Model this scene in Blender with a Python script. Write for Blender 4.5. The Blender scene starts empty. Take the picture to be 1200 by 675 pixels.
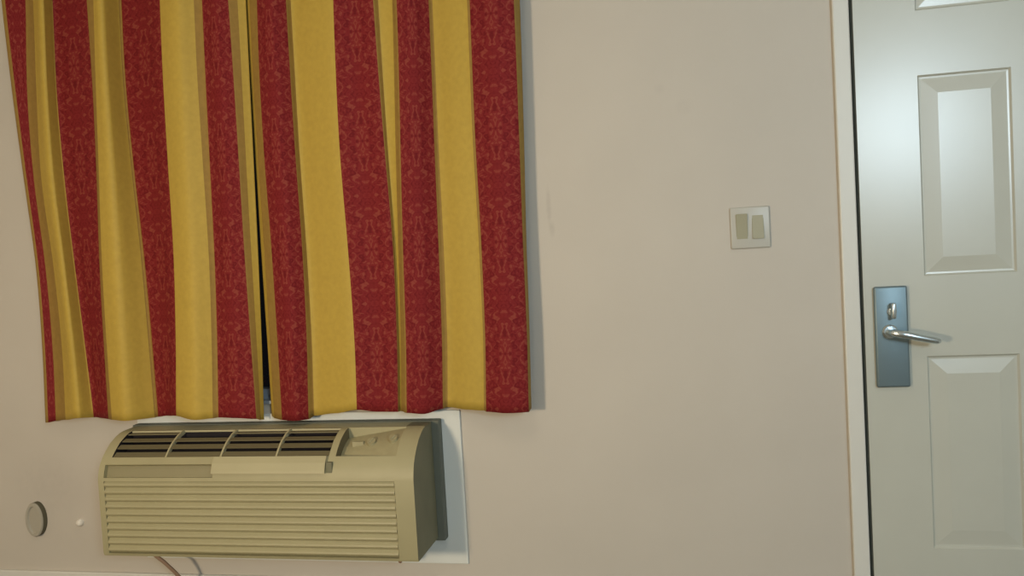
import bpy, bmesh, math, random
from mathutils import Vector, Matrix
scene = bpy.context.scene
C = scene.collection
R = math.radians

# ------------------------------------------------------------------ camera
YAW, PITCH, ROLL, FPX, DIST, CAMH = 0.198674, -0.041434, -0.056604, 950.57, 2.4944, 1.15
cam_data = bpy.data.cameras.new('camera')
cam_data.sensor_width = 36.0
cam_data.lens = FPX / 1200.0 * 36.0
cam_data.clip_start = 0.02
cam = bpy.data.objects.new('camera', cam_data)
C.objects.link(cam)


def cam_vec(x, y, z):            # camera-space (right, up, forward) -> world
    c, s = math.cos(ROLL), math.sin(ROLL)
    x, y = c * x - s * y, s * x + c * y
    c, s = math.cos(PITCH), math.sin(PITCH)
    v = (x, c * z - s * y, s * z + c * y)
    c, s = math.cos(YAW), math.sin(YAW)
    return Vector((c * v[0] - s * v[1], s * v[0] + c * v[1], v[2]))


rx, ry, rz = cam_vec(1, 0, 0), cam_vec(0, 1, 0), cam_vec(0, 0, -1)
M = Matrix((rx, ry, rz)).transposed().to_4x4()
M.translation = Vector((0, -DIST, CAMH))
cam.matrix_world = M
scene.camera = cam

# ------------------------------------------------------------------ world, lights, exposure
world = bpy.data.worlds.new('night_outside')
scene.world = world
world.use_nodes = True
world.node_tree.nodes['Background'].inputs[0].default_value = (0.04, 0.04, 0.045, 1)
world.node_tree.nodes['Background'].inputs[1].default_value = 0.1


def area(name, loc, target, size, power, color, shape='RECTANGLE', size_y=None):
    d = bpy.data.lights.new(name, 'AREA')
    d.shape = shape
    d.size = size
    if size_y: d.size_y = size_y
    d.energy = power
    d.color = color
    o = bpy.data.objects.new(name, d)
    C.objects.link(o)
    o.location = loc
    o.rotation_euler = (Vector(target) - Vector(loc)).to_track_quat('-Z', 'Y').to_euler()
    return o


area('warm_lamp', (-1.72, -2.9, 1.0), (-0.8, 0, 0.9), 0.3, 45, (1.0, 0.80, 0.55), 'DISK')
area('cool_window_light', (1.76, -4.35, 1.95), (0.6, 0, 1.35), 0.75, 74, (0.70, 0.88, 1.0), 'RECTANGLE', 0.7)
area('ceiling_light', (-0.5, -1.6, 2.40), (-0.5, -1.6, 0), 0.5, 6, (1.0, 0.87, 0.70), 'DISK')
vs = scene.view_settings
scene.display_settings.display_device = 'sRGB'
vs.view_transform = 'Standard'
vs.look = 'None'
vs.gamma = 1.0
vs.use_curve_mapping = False
vs.exposure = -0.2

# ------------------------------------------------------------------ materials
MATS = {}


def mat(name, color, rough=0.6, metal=0.0, spec=0.5, noise=0.0, scale=20.0, bump=0.0, coat=0.0, coat_rough=0.2, bscale=None):
    m = bpy.data.materials.new(name)
    m.use_nodes = True
    nt = m.node_tree
    b = nt.nodes['Principled BSDF']
    b.inputs['Base Color'].default_value = (*color, 1)
    b.inputs['Roughness'].default_value = rough
    b.inputs['Metallic'].default_value = metal
    b.inputs['Specular IOR Level'].default_value = spec
    b.inputs['Coat Weight'].default_value = coat
    b.inputs['Coat Roughness'].default_value = coat_rough
    tc = nt.nodes.new('ShaderNodeTexCoord')
    if noise:
        n = nt.nodes.new('ShaderNodeTexNoise')
        n.inputs['Scale'].default_value = scale
        n.inputs['Detail'].default_value = 4
        nt.links.new(tc.outputs['Object'], n.inputs['Vector'])
        r = nt.nodes.new('ShaderNodeValToRGB')
        r.color_ramp.elements[0].position = 0.3
        r.color_ramp.elements[1].position = 0.7
        r.color_ramp.elements[0].color = (*[c * (1 - noise) for c in color], 1)
        r.color_ramp.elements[1].color = (*[min(1, c * (1 + noise)) for c in color], 1)
        nt.links.new(n.outputs['Fac'], r.inputs['Fac'])
        nt.links.new(r.outputs['Color'], b.inputs['Base Color'])
    if bump:
        n = nt.nodes.new('ShaderNodeTexNoise')
        n.inputs['Scale'].default_value = bscale or scale * 4
        n.inputs['Detail'].default_value = 3
        nt.links.new(tc.outputs['Object'], n.inputs['Vector'])
        bp = nt.nodes.new('ShaderNodeBump')
        bp.inputs['Strength'].default_value = bump
        bp.inputs['Distance'].default_value = 0.002
        nt.links.new(n.outputs['Fac'], bp.inputs['Height'])
        nt.links.new(bp.outputs['Normal'], b.inputs['Normal'])
    MATS[name] = m
    return m


def damask(name, base, motif, dark, half_w):
    """woven damask: the same mirrored motif up the middle of every stripe (uv u = metres from stripe centre, v = height)"""
    m = bpy.data.materials.new(name)
    m.use_nodes = True
    nt = m.node_tree
    N, L = nt.nodes, nt.links
    b = N['Principled BSDF']
    b.inputs['Roughness'].default_value = 0.75
    b.inputs['Specular IOR Level'].default_value = 0.15
    uv = N.new('ShaderNodeUVMap')
    sep = N.new('ShaderNodeSeparateXYZ')
    L.new(uv.outputs['UV'], sep.inputs[0])

    def math_(op, a, v=None, v2=None):
        n = N.new('ShaderNodeMath')
        n.operation = op
        L.new(a, n.inputs[0])
        if v is not None: n.inputs[1].default_value = v
        if v2 is not None: n.inputs[2].default_value = v2
        return n.outputs[0]
    au = math_('ABSOLUTE', sep.outputs[0])
    pv = math_('PINGPONG', sep.outputs[1], 0.17)
    comb = N.new('ShaderNodeCombineXYZ')
    L.new(au, comb.inputs[0])
    L.new(pv, comb.inputs[1])
    n1 = N.new('ShaderNodeTexNoise')
    n1.inputs['Scale'].default_value = 52
    n1.inputs['Detail'].default_value = 1.5
    n1.inputs['Distortion'].default_value = 1.6
    L.new(comb.outputs[0], n1.inputs['Vector'])
    r = N.new('ShaderNodeValToRGB')
    e = r.color_ramp.elements
    e[0].position, e[0].color = 0.36, (*dark, 1)
    e[1].position, e[1].color = 0.46, (*base, 1)
    e2 = e.new(0.54); e2.color = (*base, 1)
    e3 = e.new(0.62); e3.color = (*motif, 1)
    L.new(n1.outputs['Fac'], r.inputs['Fac'])
    L.new(r.outputs['Color'], b.inputs['Base Color'])
    n2 = N.new('ShaderNodeTexNoise')
    n2.inputs['Scale'].default_value = 900
    L.new(uv.outputs['UV'], n2.inputs['Vector'])
    bp = N.new('ShaderNodeBump')
    bp.inputs['Strength'].default_value = 0.12
    bp.inputs['Distance'].default_value = 0.001
    L.new(n2.outputs['Fac'], bp.inputs['Height'])
    L.new(bp.outputs['Normal'], b.inputs['Normal'])
    MATS[name] = m
    return m


def wall_material():
    """cream paint with faint rolled texture a few old scuffs, and shade painted in at the lower left"""
    m = mat('cream_wall_paint', (0.56, 0.515, 0.445), 0.55, noise=0.025, scale=3.0, bump=0.10, bscale=160)
    nt = m.node_tree
    N, L = nt.nodes, nt.links
    b = N['Principled BSDF']
    src = b.inputs['Base Color'].links[0].from_socket
    geo = N.new('ShaderNodeNewGeometry')
    fac = None
    nz = N.new('ShaderNodeTexNoise')
    nz.inputs['Scale'].default_value = 40
    L.new(geo.outputs['Position'], nz.inputs['Vector'])
    for (x, z, sx, sz, amt) in ((-0.372, 1.29, 0.010, 0.075, 0.30), (-0.365, 1.22, 0.012, 0.03, 0.30), (0.05, 1.56, 0.03, 0.03, 0.10),
                                (-0.02, 1.62, 0.02, 0.02, 0.10), (-2.24, 0.42, 0.2, 0.13, 0.16)):  # last, widest patch is corner shade painted into the wall colour
        mp = N.new('ShaderNodeMapping')
        mp.inputs['Location'].default_value = (-x / sx, 0, -z / sz)
        mp.inputs['Scale'].default_value = (1 / sx, 0, 1 / sz)
        L.new(geo.outputs['Position'], mp.inputs['Vector'])
        ln = N.new('ShaderNodeVectorMath')
        ln.operation = 'LENGTH'
        L.new(mp.outputs[0], ln.inputs[0])
        mr = N.new('ShaderNodeMapRange')
        mr.interpolation_type = 'SMOOTHSTEP'
        mr.inputs['From Min'].default_value = 0.2
        mr.inputs['From Max'].default_value = 1.1
        mr.inputs['To Min'].default_value = amt
        mr.inputs['To Max'].default_value = 0
        L.new(ln.outputs['Value'], mr.inputs['Value'])
        mu = N.new('ShaderNodeMath')
        mu.operation = 'MULTIPLY'
        L.new(mr.outputs[0], mu.inputs[0])
        L.new(nz.outputs['Fac'], mu.inputs[1])
        if fac is None:
            fac = mu.outputs[0]
        else:
            ad = N.new('ShaderNodeMath')
            L.new(fac, ad.inputs[0])
            L.new(mu.outputs[0], ad.inputs[1])
            fac = ad.outputs[0]
    mx = N.new('ShaderNodeMixRGB')
    mx.inputs['Color2'].default_value = (0.2, 0.17, 0.16, 1)
    L.new(fac, mx.inputs['Fac'])
    L.new(src, mx.inputs['Color1'])
    L.new(mx.outputs[0], b.inputs['Base Color'])
    return m


WALL = wall_material()
mat('white_ceiling_paint', (0.75, 0.73, 0.68), 0.8, bump=0.2, scale=30)
mat('brown_carpet', (0.17, 0.14, 0.09), 0.95, noise=0.3, scale=120, bump=0.8)
mat('white_trim_paint', (0.70, 0.69, 0.63), 0.4)
mat('door_gloss_paint', (0.55, 0.55, 0.475), 0.32, spec=0.5, noise=0.02, scale=6, coat=0.5, coat_rough=0.24)
mat('brushed_steel_plate', (0.20, 0.27, 0.30), 0.45, metal=0.55)
mat('satin_chrome', (0.62, 0.70, 0.74), 0.25, metal=0.9)
mat('dark_gap', (0.02, 0.02, 0.02), 0.9)
mat('beige_plastic', (0.38, 0.345, 0.20), 0.5, noise=0.03, scale=8)
mat('light_beige_plastic', (0.43, 0.39, 0.235), 0.5, noise=0.03, scale=8)
mat('panel_plastic', (0.35, 0.315, 0.18), 0.5, noise=0.06, scale=40)
mat('filter_brown', (0.27, 0.24, 0.135), 0.6)
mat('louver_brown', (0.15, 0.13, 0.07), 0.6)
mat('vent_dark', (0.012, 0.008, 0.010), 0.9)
mat('chassis_grey', (0.17, 0.165, 0.10), 0.6, noise=0.08, scale=12)
mat('sleeve_grey', (0.13, 0.14, 0.11), 0.6)
mat('flange_white', (0.70, 0.72, 0.68), 0.45)
mat('switch_plate', (0.51, 0.50, 0.445), 0.38)
mat('switch_rocker', (0.36, 0.34, 0.23), 0.45)
mat('cord_brown', (0.30, 0.19, 0.12), 0.6)
mat('oval_grey', (0.40, 0.37, 0.30), 0.5)
mat('oval_dark', (0.10, 0.09, 0.055), 0.7)
mat('button_white', (0.8, 0.76, 0.68), 0.35)
mat('window_aluminium', (0.38, 0.44, 0.50), 0.4, metal=0.3)
mat('rod_bronze', (0.10, 0.07, 0.04), 0.4, metal=0.6)
mat('gold_cloth', (0.485, 0.335, 0.058), 0.6, spec=0.3, noise=0.05, scale=60, bump=0.1, bscale=700)
mat('tan_border_cloth', (0.31, 0.19, 0.045), 0.7, spec=0.25, noise=0.08, scale=60, bump=0.1, bscale=700)
damask('red_damask_cloth', (0.205, 0.017, 0.019), (0.26, 0.048, 0.034), (0.15, 0.010, 0.013), 0.07)
g = bpy.data.materials.new('window_glass')
g.use_nodes = True
gb = g.node_tree.nodes['Principled BSDF']
gb.inputs['Base Color'].default_value = (0.9, 0.95, 0.97, 1)
gb.inputs['Transmission Weight'].default_value = 1.0
gb.inputs['Roughness'].default_value = 0.02
MATS['window_glass'] = g


# ------------------------------------------------------------------ helpers
def box(bm, x0, x1, y0, y1, z0, z1, bevel=0.0, seg=2, mi=0):
    r = bmesh.ops.create_cube(bm, size=1.0)
    vs_ = r['verts']
    for v in vs_:
        v.co = Vector(((x0 + x1) / 2 + v.co.x * (x1 - x0), (y0 + y1) / 2 + v.co.y * (y1 - y0), (z0 + z1) / 2 + v.co.z * (z1 - z0)))
    fs = {f for v in vs_ for f in v.link_faces}
    for f in fs: f.material_index = mi
    if bevel:
        es = list({e for v in vs_ for e in v.link_edges})
        bmesh.ops.bevel(bm, geom=es, offset=bevel, segments=seg, affect='EDGES', profile=0.5)


def cyl(bm, p0, p1, r0, r1=None, seg=24, cap=True):
    r1 = r0 if r1 is None else r1
    p0, p1 = Vector(p0), Vector(p1)
    d = p1 - p0
    r = bmesh.ops.create_cone(bm, cap_ends=cap, segments=seg, radius1=r0, radius2=r1, depth=d.length)
    q = d.to_track_quat('Z', 'Y').to_matrix().to_4x4()
    q.translation = (p0 + p1) / 2
    bmesh.ops.transform(bm, matrix=q, verts=r['verts'])
    return r['verts']


def tube(bm, pts, radii, seg=16):
    pts = [Vector(p) for p in pts]
    rings = []
    for i, p in enumerate(pts):
        t = (pts[min(i + 1, len(pts) - 1)] - pts[max(i - 1, 0)]).normalized()
        q = t.to_track_quat('Z', 'Y').to_matrix()
        r = radii[i] if isinstance(radii, (list, tuple)) else radii
        rr = r if isinstance(r, (list, tuple)) else (r, r)
        rings.append([bm.verts.new(p + q @ Vector((math.cos(2 * math.pi * k / seg) * rr[0], math.sin(2 * math.pi * k / seg) * rr[1], 0))) for k in range(seg)])
    for a, b in zip(rings, rings[1:]):
        for k in range(seg):
            bm.faces.new((a[k], a[(k + 1) % seg], b[(k + 1) % seg], b[k]))
    bm.faces.new(rings[0][::-1])
    bm.faces.new(rings[-1])


def disc_stack(bm, cx, cz, rings, seg=40):
    """closed round/oval body built from rings (rx, rz, y) facing the room"""
    prev = None
    first = None
    for (a, b, y) in rings:
        ring = [bm.verts.new((cx + a * math.cos(2 * math.pi * k / seg), y, cz + b * math.sin(2 * math.pi * k / seg))) for k in range(seg)]
        if prev:
            for k in range(seg):
                bm.faces.new((prev[k], prev[(k + 1) % seg], ring[(k + 1) % seg], ring[k]))
        else:
            first = ring
        prev = ring
    bm.faces.new(prev)
    bm.faces.new(first[::-1])


def obj(name, bm, mats, parent=None, smooth=False, angle=35):
    bmesh.ops.recalc_face_normals(bm, faces=bm.faces)
    me = bpy.data.meshes.new(name)
    bm.to_mesh(me)
    bm.free()
    for m_ in (mats if isinstance(mats, (list, tuple)) else [mats]):
        me.materials.append(MATS[m_] if isinstance(m_, str) else m_)
    if smooth:
        for p in me.polygons: p.use_smooth = True
        me.set_sharp_from_angle(angle=R(angle))
    o = bpy.data.objects.new(name, me)
    C.objects.link(o)
    if parent:
        o.parent = parent
        o.matrix_parent_inverse = Matrix.Translation(-parent_world(parent))
    return o


def parent_world(p):
    v = Vector((0, 0, 0))
    while p:
        v += p.location + (p.matrix_parent_inverse.translation if p.parent else Vector((0, 0, 0)))
        p = p.parent
    return v


def tag(o, label, cat, group=None):
    o['label'] = label
    o['category'] = cat
    if group: o['group'] = group
    return o


def thing(name, loc, label, cat, group=None):
    o = bpy.data.objects.new(name, None)
    o.empty_display_size = 0.05
    C.objects.link(o)
    o.location = loc
    return tag(o, label, cat, group)


def structure(o):
    o['kind'] = 'structure'
    return o


def NB(): return bmesh.new()


def struct_box(name, dims, m, **k):
    bm = NB()
    box(bm, *dims, **k)
    return structure(obj(name, bm, m))

# ------------------------------------------------------------------ the room
WX0, WX1, WY0, CEIL = -3.3, 2.4, -4.7, 2.45
WIN = (-2.02, -0.62, 0.695, 2.05)        # window opening  x0, x1, z0, z1
DOOR = (0.50, 1.474, 0.0, 2.06)          # door opening
bm = NB()
xb = [WX0, WIN[0], WIN[1], DOOR[0], DOOR[1], WX1]
zb = [0, WIN[2], WIN[3], DOOR[3], CEIL]


def solid(i, j):
    if i == 1 and j == 1: return False
    if i == 3 and j < 3: return False
    return 0 <= i < len(xb) - 1 and 0 <= j < len(zb) - 1


T = 0.14
vc = {}


def wv(x, y, z):
    k = (round(x, 4), round(y, 4), round(z, 4))
    if k not in vc: vc[k] = bm.verts.new(k)
    return vc[k]


for i in range(len(xb) - 1):
    for j in range(len(zb) - 1):
        if not solid(i, j): continue
        a, b_, c, d = xb[i], xb[i + 1], zb[j], zb[j + 1]
        bm.faces.new([wv(a, 0, c), wv(b_, 0, c), wv(b_, 0, d), wv(a, 0, d)])
        bm.faces.new([wv(a, T, c), wv(a, T, d), wv(b_, T, d), wv(b_, T, c)])
        if not solid(i - 1, j): bm.faces.new([wv(a, 0, c), wv(a, 0, d), wv(a, T, d), wv(a, T, c)])
        if not solid(i + 1, j): bm.faces.new([wv(b_, 0, c), wv(b_, T, c), wv(b_, T, d), wv(b_, 0, d)])
        if not solid(i, j - 1): bm.faces.new([wv(a, 0, c), wv(a, T, c), wv(b_, T, c), wv(b_, 0, c)])
        if not solid(i, j + 1): bm.faces.new([wv(a, 0, d), wv(b_, 0, d), wv(b_, T, d), wv(a, T, d)])
structure(obj('wall_back', bm, WALL))
struct_box('wall_left', (WX0 - 0.12, WX0, WY0, T, 0, CEIL), WALL)
struct_box('wall_right', (WX1, WX1 + 0.12, WY0, T, 0, CEIL), WALL)
struct_box('wall_front', (WX0 - 0.12, WX1 + 0.12, WY0 - 0.12, WY0, 0, CEIL), WALL)
struct_box('floor', (WX0 - 0.12, WX1 + 0.12, WY0 - 0.12, T, -0.1, 0), 'brown_carpet')
struct_box('ceiling', (WX0 - 0.12, WX1 + 0.12, WY0 - 0.12, T, CEIL, CEIL + 0.1), 'white_ceiling_paint')
struct_box('baseboard_back', (WX0, 0.470, -0.014, 0, 0, 0.106), 'white_trim_paint', bevel=0.004)

# door casing: two jambs and a head in one run round the opening
bm = NB()
box(bm, 0.474, 0.519, -0.016, 0.06, 0, 2.045, bevel=0.004)
box(bm, 1.455, 1.500, -0.016, 0.06, 0, 2.045, bevel=0.004)
box(bm, 0.474, 1.500, -0.016, 0.06, 2.041, 2.086, bevel=0.004)
structure(obj('trim_1', bm, 'white_trim_paint'))
# dark stop behind the door edge, seen only through the narrow gap
bm = NB()
box(bm, 0.510, 1.464, 0.062, 0.085, 0, 2.05)
structure(obj('trim_2', bm, 'dark_gap'))

# window behind the curtains
bm = NB()
x0, x1, z0, z1 = WIN
for (a, b_, c, d) in ((x0, x0 + .045, z0, z1), (x1 - .045, x1, z0, z1), (x0, x1, z0, z0 + .045), (x0, x1, z1 - .045, z1), (-1.345, -1.300, z0, z1)):
    box(bm, a, b_, 0.03, 0.09, c, d, bevel=0.003)
win = structure(obj('window_1', bm, 'window_aluminium'))
bm = NB()
box(bm, x0 + .03, x1 - .03, 0.058, 0.064, z0 + .03, z1 - .03)
obj('pane', bm, 'window_glass', win)
bm = NB()
box(bm, x0 + .002, x1 - .002, -0.012, 0.03, z0, z0 + 0.012, bevel=0.002)
obj('sill', bm, 'window_aluminium', win)

# ------------------------------------------------------------------ six-panel door
DX0, DX1, DZ0, DZ1, DY0, DY1 = 0.531, 1.446, 0.008, 2.036, -0.004, 0.042
pcols = [(0.695, 0.935), (1.042, 1.282)]
prows = [(0.235, 0.793), (1.022, 1.588), (1.768, 1.945)]
bm = NB()
xs = sorted([DX0, DX1] + [v for p in pcols for v in p])
zs = sorted([DZ0, DZ1] + [v for p in prows for v in p])
cache = {}


def dv(x, y, z):
    k = (round(x, 5), round(y, 5), round(z, 5))
    if k not in cache: cache[k] = bm.verts.new(k)
    return cache[k]


def ring(r0, y0, r1, y1):
    a = [dv(r0[0], y0, r0[2]), dv(r0[1], y0, r0[2]), dv(r0[1], y0, r0[3]), dv(r0[0], y0, r0[3])]
    b_ = [dv(r1[0], y1, r1[2]), dv(r1[1], y1, r1[2]), dv(r1[1], y1, r1[3]), dv(r1[0], y1, r1[3])]
    for k in range(4):
        bm.faces.new((a[k], a[(k + 1) % 4], b_[(k + 1) % 4], b_[k]))


for i in range(len(xs) - 1):
    for j in range(len(zs) - 1):
        rect = (xs[i], xs[i + 1], zs[j], zs[j + 1])
        if (rect[0], rect[1]) in pcols and (rect[2], rect[3]) in prows:
            y = DY0
            seq = [(0.0, y), (0.005, y + 0.006), (0.010, y + 0.0065), (0.052, y + 0.0015)]
            def sh(s): return (rect[0] + s, rect[1] - s, rect[2] + s, rect[3] - s)
            for (s0, ya), (s1, yb) in zip(seq, seq[1:]): ring(sh(s0), ya, sh(s1), yb)
            q = sh(seq[-1][0]); yy = seq[-1][1]
            bm.faces.new((dv(q[0], yy, q[2]), dv(q[1], yy, q[2]), dv(q[1], yy, q[3]), dv(q[0], yy, q[3])))
        else:
            bm.faces.new((dv(rect[0], DY0, rect[2]), dv(rect[1], DY0, rect[2]), dv(rect[1], DY0, rect[3]), dv(rect[0], DY0, rect[3])))
bo = [e for e in bm.edges if e.is_boundary]
ex = bmesh.ops.extrude_edge_only(bm, edges=bo)
nv = [v for v in ex['geom'] if isinstance(v, bmesh.types.BMVert)]
for v in nv: v.co.y = DY1
bmesh.ops.contextual_create(bm, geom=[e for e in bm.edges if e.is_boundary])
door = structure(obj('door_1', bm, 'door_gloss_paint'))

# lock plate, thumb turn and lever
bm = NB()
box(bm, 0.556, 0.646, DY0 - 0.014, DY0, 0.707, 0.998, bevel=0.006, seg=3)
plate = obj('lock_plate', bm, 'brushed_steel_plate', door, smooth=True)
plate['label'] = 'blue-grey steel lock plate'
bm = NB()
disc_stack(bm, 0.602, 0.925, [(0.013, 0.013, -0.017), (0.013, 0.013, -0.021), (0.011, 0.011, -0.023)])
box(bm, 0.5965, 0.6085, -0.046, -0.021, 0.906, 0.952, bevel=0.005, seg=3)
obj('thumb_turn', bm, 'satin_chrome', plate, smooth=True)
bm = NB()
disc_stack(bm, 0.595, 0.868, [(0.021, 0.021, -0.017), (0.021, 0.021, -0.022), (0.017, 0.017, -0.026)])
tube(bm, [(0.595, -0.02, 0.868), (0.595, -0.045, 0.868), (0.597, -0.056, 0.8678), (0.606, -0.063, 0.866), (0.625, -0.065, 0.863), (0.660, -0.064, 0.854),
          (0.690, -0.062, 0.847), (0.706, -0.059, 0.843), (0.712, -0.052, 0.842)],
     [0.010, 0.010, (0.011, 0.011), (0.011, 0.0115), 0.0115, 0.0105, 0.0098, 0.0096, 0.0085], seg=20)
lever = obj('lever_handle', bm, 'satin_chrome', plate, smooth=True)
lever['label'] = 'bright satin lever handle'

# ------------------------------------------------------------------ double light switch
sw = thing('light_switch', (0.2245, 0, 1.189), 'double rocker light switch on the bare wall beside the white door', 'light switch')
bm = NB()
box(bm, 0.168, 0.281, -0.007, 0, 1.128, 1.250, bevel=0.004, seg=3)
obj('cover_plate', bm, 'switch_plate', sw, smooth=True)
for (cx, tilt) in ((0.2010, 1), (0.2465, -1)):
    bm = NB()
    h, w = 0.0375, 0.0165
    ya, yb = (-0.013, -0.0065) if tilt < 0 else (-0.0075, -0.014)
    prof = [(-h, ya), (0, -0.0095), (h, yb)]
    l = [bm.verts.new((cx - w, y, 1.193 + z)) for z, y in prof] + [bm.verts.new((cx - w, -0.004, 1.193 + h)), bm.verts.new((cx - w, -0.004, 1.193 - h))]
    r = [bm.verts.new((v.co.x + 2 * w, v.co.y, v.co.z)) for v in l]
    bm.faces.new(l); bm.faces.new(r[::-1])
    for k in range(5): bm.faces.new((l[k], l[(k + 1) % 5], r[(k + 1) % 5], r[k]))
    bmesh.ops.bevel(bm, geom=list(bm.edges), offset=0.0012, segments=2, affect='EDGES')
    o = obj('rocker', bm, 'switch_rocker', sw, smooth=True)
    o['label'] = 'olive-beige rocker pressed at the bottom' if tilt > 0 else 'olive-beige rocker pressed at the top'

# ------------------------------------------------------------------ air conditioner under the window
ac = thing('air_conditioner', (-1.30, 0, 0.26), 'beige through-wall air conditioner with slatted front, below the striped curtains', 'air conditioner')
AX0, AX1 = -1.832, -0.779
Zc = 1.15
PROF = [(-0.045, -0.515), (-0.075, -0.515), (-0.112, -0.516), (-0.132, -0.5195), (-0.150, -0.526), (-0.180, -0.541), (-0.205, -0.5615), (-0.222, -0.579), (-0.236, -0.598), (-0.2445, -0.619), (-0.249, -0.637), (-0.250, -0.648), (-0.250, -0.880), (-0.246, -0.889), (-0.045, -0.889)]
PROF = [(y, z + Zc) for y, z in PROF]


def pnormal(i):
    a, b_ = Vector(PROF[max(i - 1, 0)]), Vector(PROF[min(i + 1, len(PROF) - 1)])
    t = (b_ - a).normalized()
    n = Vector((-t.y, t.x))       # inward or outward
    if n.x < 0 or (abs(n.x) < 1e-3 and n.y > 0): n = -n
    return n                       # points inward (towards +y / down)


BX = [AX0, -1.812, -1.797, -1.430, -1.062, -1.052, -1.030, -0.838, -0.826, AX1]
IN = lambda x: min(range(len(BX)), key=lambda k: abs(BX[k] - x))
# recesses: (x index range, profile index range, depth left, depth right, inner material)
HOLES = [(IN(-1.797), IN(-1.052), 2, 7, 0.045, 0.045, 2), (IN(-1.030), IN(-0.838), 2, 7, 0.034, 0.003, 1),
         (IN(-1.812), IN(-1.430), 8, 10, 0.016, 0.016, 5), (IN(-1.812), IN(-0.838), 11, 12, 0.016, 0.016, 1)]
bm = NB()
cache = {}


def av(i, k):
    if (i, k) not in cache: cache[(i, k)] = bm.verts.new((BX[i], *PROF[k]))
    return cache[(i, k)]


def hole_of(i, k):
    for h in HOLES:
        if h[0] <= i < h[1] and h[2] <= k < h[3]: return h
    return None


for i in range(len(BX) - 1):
    for k in range(len(PROF) - 1):
        if not hole_of(i, k):
            bm.faces.new((av(i, k), av(i + 1, k), av(i + 1, k + 1), av(i, k + 1)))
bm.faces.new([av(0, k) for k in range(len(PROF))]).material_index = 3
bm.faces.new([av(len(BX) - 1, k) for k in range(len(PROF))][::-1]).material_index = 3
bm.faces.new((av(0, 0), av(0, len(PROF) - 1), av(len(BX) - 1, len(PROF) - 1), av(len(BX) - 1, 0))) if False else None
for (i0, i1, k0, k1, dl, dr, mi) in HOLES:
    inn = {}
    for i in range(i0, i1 + 1):
        t = (BX[i] - BX[i0]) / (BX[i1] - BX[i0])
        d = dl + (dr - dl) * t
        for k in range(k0, k1 + 1):
            n = pnormal(k)
            inn[(i, k)] = bm.verts.new((BX[i], PROF[k][0] + n.x * d, PROF[k][1] + n.y * d))
    for i in range(i0, i1):
        for k in range(k0, k1):
            f = bm.faces.new((inn[(i, k)], inn[(i + 1, k)], inn[(i + 1, k + 1)], inn[(i, k + 1)]))
            f.material_index = mi
    for i in range(i0, i1):
        for k in (k0, k1):
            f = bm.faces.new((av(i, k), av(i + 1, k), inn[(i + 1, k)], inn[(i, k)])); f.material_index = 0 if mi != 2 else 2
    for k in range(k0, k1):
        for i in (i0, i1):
            f = bm.faces.new((av(i, k), av(i, k + 1), inn[(i, k + 1)], inn[(i, k)])); f.material_index = 2 if mi == 2 else 4 if (dl > dr and i == i0) else 0  # control recess: left wall coloured dark to stand in for its shade
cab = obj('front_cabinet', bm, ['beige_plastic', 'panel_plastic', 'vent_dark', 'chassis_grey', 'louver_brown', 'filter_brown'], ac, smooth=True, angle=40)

# metal chassis and wall sleeve behind the plastic front
bm = NB()
box(bm, AX0 + 0.004, AX1 - 0.002, -0.05, 0.0, Zc - 0.885, Zc - 0.519, bevel=0.004)
obj('chassis', bm, 'chassis_grey', ac)
bm = NB()
box(bm, -1.850, -0.756, -0.042, 0.0, Zc - 0.900, Zc - 0.512, bevel=0.003)
sl = obj('wall_sleeve', bm, 'sleeve_grey', ac)
sl['label'] = 'dark metal sleeve'
bm = NB()
box(bm, -1.856, -0.694, -0.009, 0.0, Zc - 0.988, Zc - 0.487, bevel=0.003)
fl = obj('wall_flange', bm, 'flange_white', ac)
fl['label'] = 'white flat surround on the wall'


def along(kf):
    k = int(kf); f = kf - k
    a, b_ = PROF[k], PROF[min(k + 1, len(PROF) - 1)]
    n = pnormal(k).lerp(pnormal(min(k + 1, len(PROF) - 1)), f)
    return Vector((a[0] + (b_[0] - a[0]) * f, a[1] + (b_[1] - a[1]) * f)), n


def arc_at(s, k0, k1):            # fraction of the way along the profile between two indices
    L = [0]
    for k in range(k0, k1): L.append(L[-1] + (Vector(PROF[k + 1]) - Vector(PROF[k])).length)
    t = s * L[-1]
    for q in range(len(L) - 1):
        if t <= L[q + 1] + 1e-9: return along(k0 + q + (t - L[q]) / (L[q + 1] - L[q]))
    return along(k1 - 1e-6)


# discharge grille: ribs + louvres (one louvre of the second bay is missing)
ribs = [-1.605, -1.414, -1.226]
bm = NB()
for x in ribs:
    pts = []
    for s in [q / 10 for q in range(11)]:
        p, n = arc_at(s, 2, 7)
        pts.append((p - n * 0.0005, p + n * 0.012))
    w = 0.0028
    vs4 = [[bm.verts.new((x + sx * w, *pp)) for pp in (a, b_) for sx in (-1, 1)] for a, b_ in pts]
    for a, b_ in zip(vs4, vs4[1:]):
        bm.faces.new((a[0], a[1], b_[1], b_[0])); bm.faces.new((a[2], b_[2], b_[3], a[3]))
        bm.faces.new((a[0], b_[0], b_[2], a[2])); bm.faces.new((a[1], a[3], b_[3], b_[1]))
    bm.faces.new((vs4[0][0], vs4[0][2], vs4[0][3], vs4[0][1])); bm.faces.new((vs4[-1][0], vs4[-1][1], vs4[-1][3], vs4[-1][2]))
for s in (0.0, 1.0):
    p, n = arc_at(s, 2, 7)
    c = p + n * 0.004
    box(bm, -1.797, -1.052, c.x - 0.003, c.x + 0.003, c.y - 0.003, c.y + 0.003)
gr = obj('discharge_grille', bm, 'light_beige_plastic', ac)
bays = list(zip([-1.797] + ribs, ribs + [-1.052]))
bm = NB()
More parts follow.
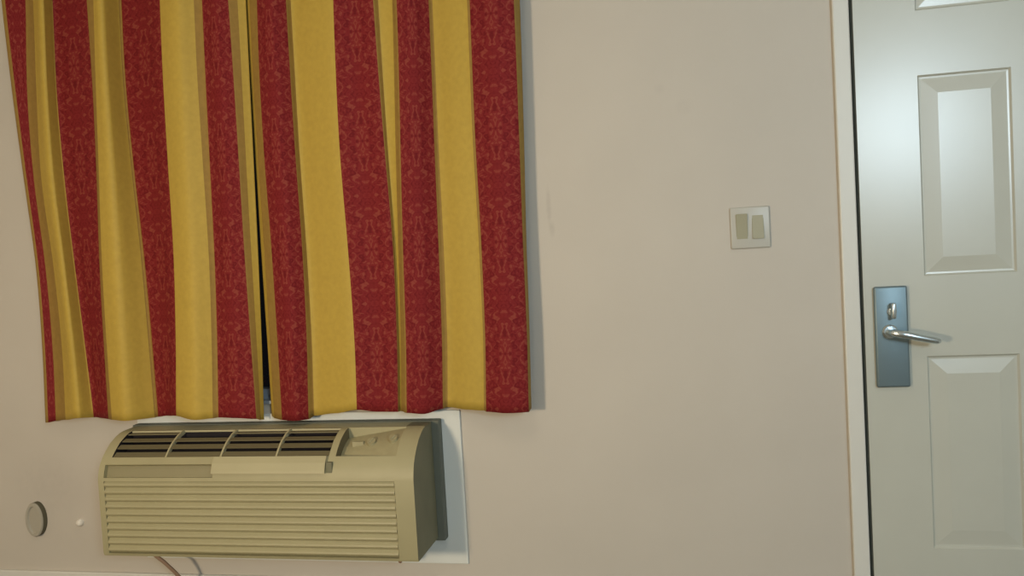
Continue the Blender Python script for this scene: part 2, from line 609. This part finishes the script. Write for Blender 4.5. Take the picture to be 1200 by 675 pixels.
for bi, (xa, xb_) in enumerate(bays):
    for s in (0.14, 0.42, 0.66, 0.90):
        if bi == 1 and s < 0.2: continue
        p, n = arc_at(s, 2, 7)
        c = p + n * 0.0055
        t = Vector((-n.y, n.x)).normalized()
        if t.y > 0: t = -t
        d = (t * 0.9 + n * -0.25).normalized()      # blade leans out towards the room
        e = Vector((-d.y, d.x))
        hw, ht = 0.0104, 0.0016
        q = [c + d * hw + e * ht, c + d * hw - e * ht, c - d * hw - e * ht, c - d * hw + e * ht]
        l = [bm.verts.new((xa + 0.002, *pp)) for pp in q]
        r = [bm.verts.new((xb_ - 0.002, *pp)) for pp in q]
        bm.faces.new(l); bm.faces.new(r[::-1])
        for k in range(4): bm.faces.new((l[k], l[(k + 1) % 4], r[(k + 1) % 4], r[k]))
lo = obj('louvers', bm, 'louver_brown', gr)
lo['label'] = 'dark brown louvre blades'

# front intake slats
bm = NB()
zt, zbm, n = Zc - 0.6485, Zc - 0.8795, 10
pts = []
st = (zt - zbm) / n
for k in range(n):
    z = zt - k * st
    pts += [(-0.2445, z), (-0.2475, z - 0.14 * st), (-0.2515, z - 0.32 * st), (-0.2525, z - 0.50 * st), (-0.2510, z - 0.66 * st), (-0.2465, z - 0.80 * st), (-0.2445, z - 0.90 * st)]
pts.append((-0.2385, zbm))
l = [bm.verts.new((-1.811, *p)) for p in pts]
r = [bm.verts.new((-0.839, *p)) for p in pts]
for k in range(len(pts) - 1): bm.faces.new((l[k], r[k], r[k + 1], l[k + 1]))
bl = [bm.verts.new((-1.811, -0.2365, z)) for z in (zt, zbm)]
brr = [bm.verts.new((-0.839, -0.2365, z)) for z in (zt, zbm)]
bm.faces.new((bl[0], bl[1], brr[1], brr[0]))
bm.faces.new(l + [bl[1], bl[0]]); bm.faces.new(r[::-1] + [brr[0], brr[1]])
bm.faces.new((l[0], bl[0], brr[0], r[0])); bm.faces.new((l[-1], r[-1], brr[1], bl[1]))
obj('intake_grille', bm, 'beige_plastic', ac)

# raised pull bar across the middle of the front
bm = NB()
q = [along(k) for k in (7.15, 7.6, 8.0, 8.5, 9.0, 9.35)]
outp = [p - n_ * 0.011 for p, n_ in q]
inp = [p + n_ * 0.004 for p, n_ in q]
poly = outp + inp[::-1]
l = [bm.verts.new((-1.430, *p)) for p in poly]
r = [bm.verts.new((-1.055, *p)) for p in poly]
bm.faces.new(l); bm.faces.new(r[::-1])
for k in range(len(poly)): bm.faces.new((l[k], l[(k + 1) % len(poly)], r[(k + 1) % len(poly)], r[k]))
obj('pull_bar', bm, 'light_beige_plastic', ac)
bm = NB()
p, n_ = along(8.5)
box(bm, -1.053, -1.034, p.x - 0.006, p.x + 0.006, p.y - 0.016, p.y + 0.017, bevel=0.002)
lt = obj('latch', bm, 'chassis_grey', ac)

# control panel knobs
cp = NB()


def on_panel(x, s, lift):
    t = (x + 1.030) / (1.030 - 0.838)
    d = 0.034 + (0.003 - 0.034) * t
    p, n_ = arc_at(s, 2, 7)
    p = p + n_ * (d - lift)
    return Vector((x, p.x, p.y)), Vector((0, -n_.x, -n_.y))


a, nn = on_panel(-0.990, 0.5, 0.0)
box(cp, -1.000, -0.962, a.y - 0.0065, a.y + 0.004, a.z - 0.012, a.z + 0.012, bevel=0.002)
obj('button', cp, 'panel_plastic', ac)
for x, s in ((-0.935, 0.50), (-0.862, 0.50)):
    bm = NB()
    a, nn = on_panel(x, s, 0.0)
    cyl(bm, a - nn * 0.003, a + nn * 0.010, 0.0155, 0.0135)
    side = nn.cross(Vector((1, 0, 0))).normalized()
    v = cyl(bm, a + nn * 0.010 - side * 0.009 - Vector((0.005, 0, 0)), a + nn * 0.011 + side * 0.009 + Vector((0.005, 0, 0)), 0.003, 0.003, seg=8)
    obj('control_knob', bm, 'panel_plastic', ac, smooth=True)
# thin dark patch at the top right end of the cabinet
bm = NB()
box(bm, -0.842, AX1 + 0.001, -0.112, -0.052, Zc - 0.523, Zc - 0.5135, bevel=0.004)
nt_ = obj('corner_patch', bm, 'louver_brown', ac)
nt_['label'] = 'dark patch at the top right corner'
# power cords hanging below
bm = NB()
tube(bm, [(-1.735, -0.16, Zc - 0.880), (-1.732, -0.165, Zc - 0.900), (-1.712, -0.16, Zc - 0.920), (-1.690, -0.15, Zc - 0.945), (-1.668, -0.13, Zc - 0.985), (-1.650, -0.10, Zc - 1.04),
          (-1.64, -0.06, Zc - 1.10), (-1.60, -0.05, 0.008), (-1.45, -0.07, 0.007)], 0.006, seg=10)
pc = obj('power_cord', bm, 'cord_brown', ac, smooth=True)
bm = NB()
tube(bm, [(-0.868, -0.12, Zc - 0.880), (-0.868, -0.125, Zc - 0.905), (-0.874, -0.125, Zc - 0.925), (-0.885, -0.12, Zc - 0.940)], 0.006, seg=10)
obj('cord_stub', bm, 'cord_brown', ac, smooth=True)

# ------------------------------------------------------------------ small things low on the wall at the left
ov = thing('wall_plate', (-2.29, 0, 0.296), 'small oval grey plate low on the wall left of the air conditioner', 'wall plate')
bm = NB()
disc_stack(bm, -2.291, 0.296, [(0.036, 0.062, 0), (0.036, 0.062, -0.020), (0.033, 0.058, -0.026), (0.026, 0.050, -0.026), (0.022, 0.046, -0.020)])
bm.faces.ensure_lookup_table()
for f in bm.faces:
    if f.calc_center_median().y > -0.021 and len(f.verts) == 4 and abs(f.normal.y) < 0.3 and abs(f.calc_center_median().y + 0.010) < 0.004: f.material_index = 1
obj('oval_cover', bm, ['oval_grey', 'oval_dark'], ov, smooth=True)
bm = NB()
disc_stack(bm, -2.118, 0.283, [(0.013, 0.013, 0), (0.013, 0.013, -0.008), (0.010, 0.010, -0.014), (0.005, 0.005, -0.017)], seg=24)
bt = obj('wall_button', bm, 'button_white', None, smooth=True)
tag(bt, 'tiny round white cap on the wall between oval plate and air conditioner', 'wall button')

# ------------------------------------------------------------------ curtains
ZL = [2.16, 1.8, 1.5, 1.2, 0.9, 0.62]
LEFT_CURTAIN = [
    ((-2.2294, -2.2139, -2.1957, -2.1789, -2.1799, -2.1882), 0.653, 0.045, 't'),
    ((-2.2133, -2.1979, -2.1820, -2.1662, -2.1671, -2.1753), 0.654, 0.048, 'r'),
    ((-2.1381, -2.1607, -2.1616, -2.1464, -2.1448, -2.1528), 0.657, 0.038, 't'),
    ((-2.0900, -2.1058, -2.1129, -2.0947, -2.0891, -2.0970), 0.664, 0.059, 'g'),
    ((-2.0235, -2.0387, -2.0395, -2.0248, -2.0163, -2.0152), 0.676, 0.094, 'g'),
    ((-2.0291, -2.0412, -2.0364, -2.0234, -2.0093, -1.9971), 0.668, 0.045, 'r'),
    ((-1.9507, -1.9622, -1.9641, -1.9627, -1.9610, -1.9596), 0.667, 0.056, 'r'),
    ((-1.8679, -1.8729, -1.8825, -1.8953, -1.9051, -1.9123), 0.668, 0.080, 't'),
    ((-1.8290, -1.8486, -1.8628, -1.8752, -1.8828, -1.8878), 0.668, 0.094, 'g'),
    ((-1.7914, -1.8018, -1.8039, -1.8058, -1.8121, -1.8189), 0.666, 0.104, 'g'),
    ((-1.7831, -1.7934, -1.7869, -1.7740, -1.7687, -1.7686), 0.662, 0.034, 't'),
    ((-1.7723, -1.7825, -1.7760, -1.7612, -1.7544, -1.7542), 0.664, 0.031, 'r'),
    ((-1.6917, -1.7043, -1.7027, -1.6976, -1.7002, -1.7063), 0.670, 0.045, 'r'),
    ((-1.5912, -1.6029, -1.6099, -1.6149, -1.6290, -1.6477), 0.677, 0.087, 'g'),
    ((-1.5146, -1.5258, -1.5335, -1.5380, -1.5483, -1.5623), 0.667, 0.111, 'g'),
    ((-1.4747, -1.4829, -1.4859, -1.4905, -1.5032, -1.5170), 0.666, 0.084, 't'),
    ((-1.4496, -1.4576, -1.4646, -1.4735, -1.4867, -1.5004), 0.667, 0.076, 'r'),
    ((-1.3953, -1.3976, -1.4014, -1.4084, -1.4167, -1.4237), 0.667, 0.094, 'r'),
    ((-1.3595, -1.3589, -1.3599, -1.3635, -1.3650, -1.3633), 0.660, 0.080, 't'),
    ((-1.3354, -1.3400, -1.3445, -1.3495, -1.3547, -1.3592), 0.653, 0.062, 'g'),
    ((-1.3140, -1.3211, -1.3266, -1.3340, -1.3458, -1.3571), 0.650, 0.045, None),
]
RIGHT_CURTAIN = [
    ((-1.3186, -1.3257, -1.3296, -1.3287, -1.3291, -1.3330), 0.658, 0.031, 'g'),
    ((-1.2968, -1.3065, -1.3099, -1.3088, -1.3106, -1.3148), 0.655, 0.048, 't'),
    ((-1.2551, -1.2697, -1.2742, -1.2700, -1.2701, -1.2742), 0.654, 0.073, 'r'),
    ((-1.2001, -1.2065, -1.2089, -1.2060, -1.2083, -1.2163), 0.655, 0.094, 'r'),
    ((-1.1656, -1.1692, -1.1715, -1.1699, -1.1741, -1.1860), 0.654, 0.066, 't'),
    ((-1.1582, -1.1617, -1.1653, -1.1639, -1.1651, -1.1749), 0.661, 0.045, 'g'),
    ((-1.0820, -1.0851, -1.0870, -1.0839, -1.0836, -1.0909), 0.672, 0.066, 'g'),
    ((-0.9934, -1.0034, -1.0086, -1.0039, -1.0022, -1.0092), 0.686, 0.087, 'r'),
    ((-0.9365, -0.9413, -0.9406, -0.9322, -0.9329, -0.9435), 0.675, 0.073, 'r'),
    ((-0.8731, -0.8704, -0.8642, -0.8576, -0.8648, -0.8771), 0.675, 0.080, 't'),
    ((-0.8610, -0.8606, -0.8590, -0.8575, -0.8646, -0.8769), 0.674, 0.065, 'g'),
    ((-0.8069, -0.8181, -0.8302, -0.8414, -0.8538, -0.8681), 0.675, 0.070, 't'),
    ((-0.7886, -0.7973, -0.8088, -0.8206, -0.8312, -0.8453), 0.672, 0.087, 'r'),
    ((-0.7400, -0.7460, -0.7546, -0.7645, -0.7746, -0.7884), 0.667, 0.082, 'r'),
    ((-0.7013, -0.7071, -0.7134, -0.7185, -0.7264, -0.7399), 0.676, 0.048, 't'),
    ((-0.6905, -0.6962, -0.7015, -0.7038, -0.7107, -0.7261), 0.679, 0.038, 'g'),
    ((-0.6268, -0.6344, -0.6401, -0.6404, -0.6460, -0.6590), 0.674, 0.059, 'g'),
    ((-0.5700, -0.5772, -0.5828, -0.5820, -0.5853, -0.5981), 0.673, 0.073, 't'),
    ((-0.5614, -0.5686, -0.5741, -0.5737, -0.5779, -0.5906), 0.670, 0.076, 'r'),
    ((-0.4906, -0.4952, -0.5012, -0.5065, -0.5102, -0.5206), 0.668, 0.094, 'r'),
    ((-0.4288, -0.4330, -0.4390, -0.4454, -0.4487, -0.4567), 0.668, 0.080, 't'),
    ((-0.4145, -0.4208, -0.4296, -0.4398, -0.4458, -0.4538), 0.674, 0.052, None),
]

rnd = random.Random(4)


def lerp_table(xs, z):
    if z >= ZL[0]: return xs[0]
    for k in range(len(ZL) - 1):
        if z >= ZL[k + 1]:
            t = (ZL[k] - z) / (ZL[k] - ZL[k + 1])
            p0, p1, p2, p3 = xs[max(k - 1, 0)], xs[k], xs[k + 1], xs[min(k + 2, len(ZL) - 1)]
            return 0.5 * ((2 * p1) + (-p0 + p2) * t + (2 * p0 - 5 * p1 + 4 * p2 - p3) * t * t + (-p0 + 3 * p1 - 3 * p2 + p3) * t ** 3)
    return xs[-1]


def make_curtain(ctrl, label, seed):
    SUB, ROWS, ZTOP = 5, 56, 2.245
    bm = NB()
    uvl = bm.loops.layers.uv.new('UVMap')
    cols = []                                    # (ctrl index, fraction)
    for i in range(len(ctrl) - 1):
        for s in range(SUB): cols.append((i, s / SUB))
    cols.append((len(ctrl) - 2, 1.0))
    n = len(ctrl)
    grid = []
    for r in range(ROWS + 1):
        row = []
        t = r / ROWS
        for (i, f) in cols:
            a, b_ = ctrl[i], ctrl[i + 1]
            hem = a[1] + (b_[1] - a[1]) * (f * f * (3 - 2 * f))
            z = ZTOP + (hem - ZTOP) * t
            xa, xb_ = lerp_table(a[0], z), lerp_table(b_[0], z)
            x = xa + (xb_ - xa) * f
            d0, d1, d2, d3 = ctrl[max(i - 1, 0)][2], a[2], b_[2], ctrl[min(i + 2, n - 1)][2]
            d = 0.5 * ((2 * d1) + (-d0 + d2) * f + (2 * d0 - 5 * d1 + 4 * d2 - d3) * f * f + (-d0 + 3 * d1 - 3 * d2 + d3) * f ** 3)
            d = max(0.022, d)
            d += 0.003 * math.sin(z * 5.1 + seed + x * 9) * (0.3 + 0.7 * t)
            row.append(bm.verts.new((x, -d, z)))
        grid.append(row)
    # stripe centres for the damask, in metres across the cloth
    centre = []
    k = 0
    spans = []
    while k < len(ctrl) - 1:
        j = k
        while j + 1 < len(ctrl) - 1 and ctrl[j + 1][3] == ctrl[k][3]: j += 1
        spans.append((k, j + 1)); k = j + 1
    span_of = {}
    for a, b_ in spans:
        for q in range(a, b_): span_of[q] = (a, b_)
    mi = {'r': 0, 'g': 1, 't': 2}
    for r in range(ROWS):
        for c in range(len(cols) - 1):
            i = cols[c][0]
            f = bm.faces.new((grid[r][c], grid[r + 1][c], grid[r + 1][c + 1], grid[r][c + 1]))
            f.material_index = mi[ctrl[i][3]]
            f.smooth = True
            a, b_ = span_of[i]
            vv = [(r, c), (r + 1, c), (r + 1, c + 1), (r, c + 1)]
            for lp, (rr, cc) in zip(f.loops, vv):
                z = grid[rr][cc].co.z
                m_ = 0.5 * (lerp_table(ctrl[a][0], z) + lerp_table(ctrl[b_][0], z))
                w_ = abs(lerp_table(ctrl[b_][0], z) - lerp_table(ctrl[a][0], z)) + 1e-4
                lp[uvl].uv = ((grid[rr][cc].co.x - m_) / w_ * 0.15, z)
    bmesh.ops.recalc_face_normals(bm, faces=bm.faces)
    me = bpy.data.meshes.new('curtain')
    bm.to_mesh(me); bm.free()
    for m_ in ('red_damask_cloth', 'gold_cloth', 'tan_border_cloth'): me.materials.append(MATS[m_])
    o = bpy.data.objects.new('curtain', me)
    C.objects.link(o)
    so = o.modifiers.new('thickness', 'SOLIDIFY')
    so.thickness = 0.003
    so.offset = 0
    tag(o, label, 'curtain', 'red and gold striped curtains')
    return o


make_curtain(LEFT_CURTAIN, 'left-hand red and gold striped curtain, its outer edge against the bare left wall', 0.0)
make_curtain(RIGHT_CURTAIN, 'right-hand red and gold striped curtain, the one nearer the light switch', 2.0)
rod = thing('curtain_rod', (-1.35, -0.062, 2.26), 'dark rod holding up the two striped curtains above the window', 'curtain rod')
bm = NB()
cyl(bm, (-2.33, -0.062, 2.262), (-0.40, -0.062, 2.262), 0.012)
obj('rod', bm, 'rod_bronze', rod, smooth=True)
for x in (-2.31, -0.42):
    bm = NB()
    box(bm, x - 0.008, x + 0.008, -0.062, 0, 2.255, 2.268)
    box(bm, x - 0.016, x + 0.016, -0.006, 0, 2.235, 2.288, bevel=0.002)
    obj('bracket', bm, 'rod_bronze', rod)
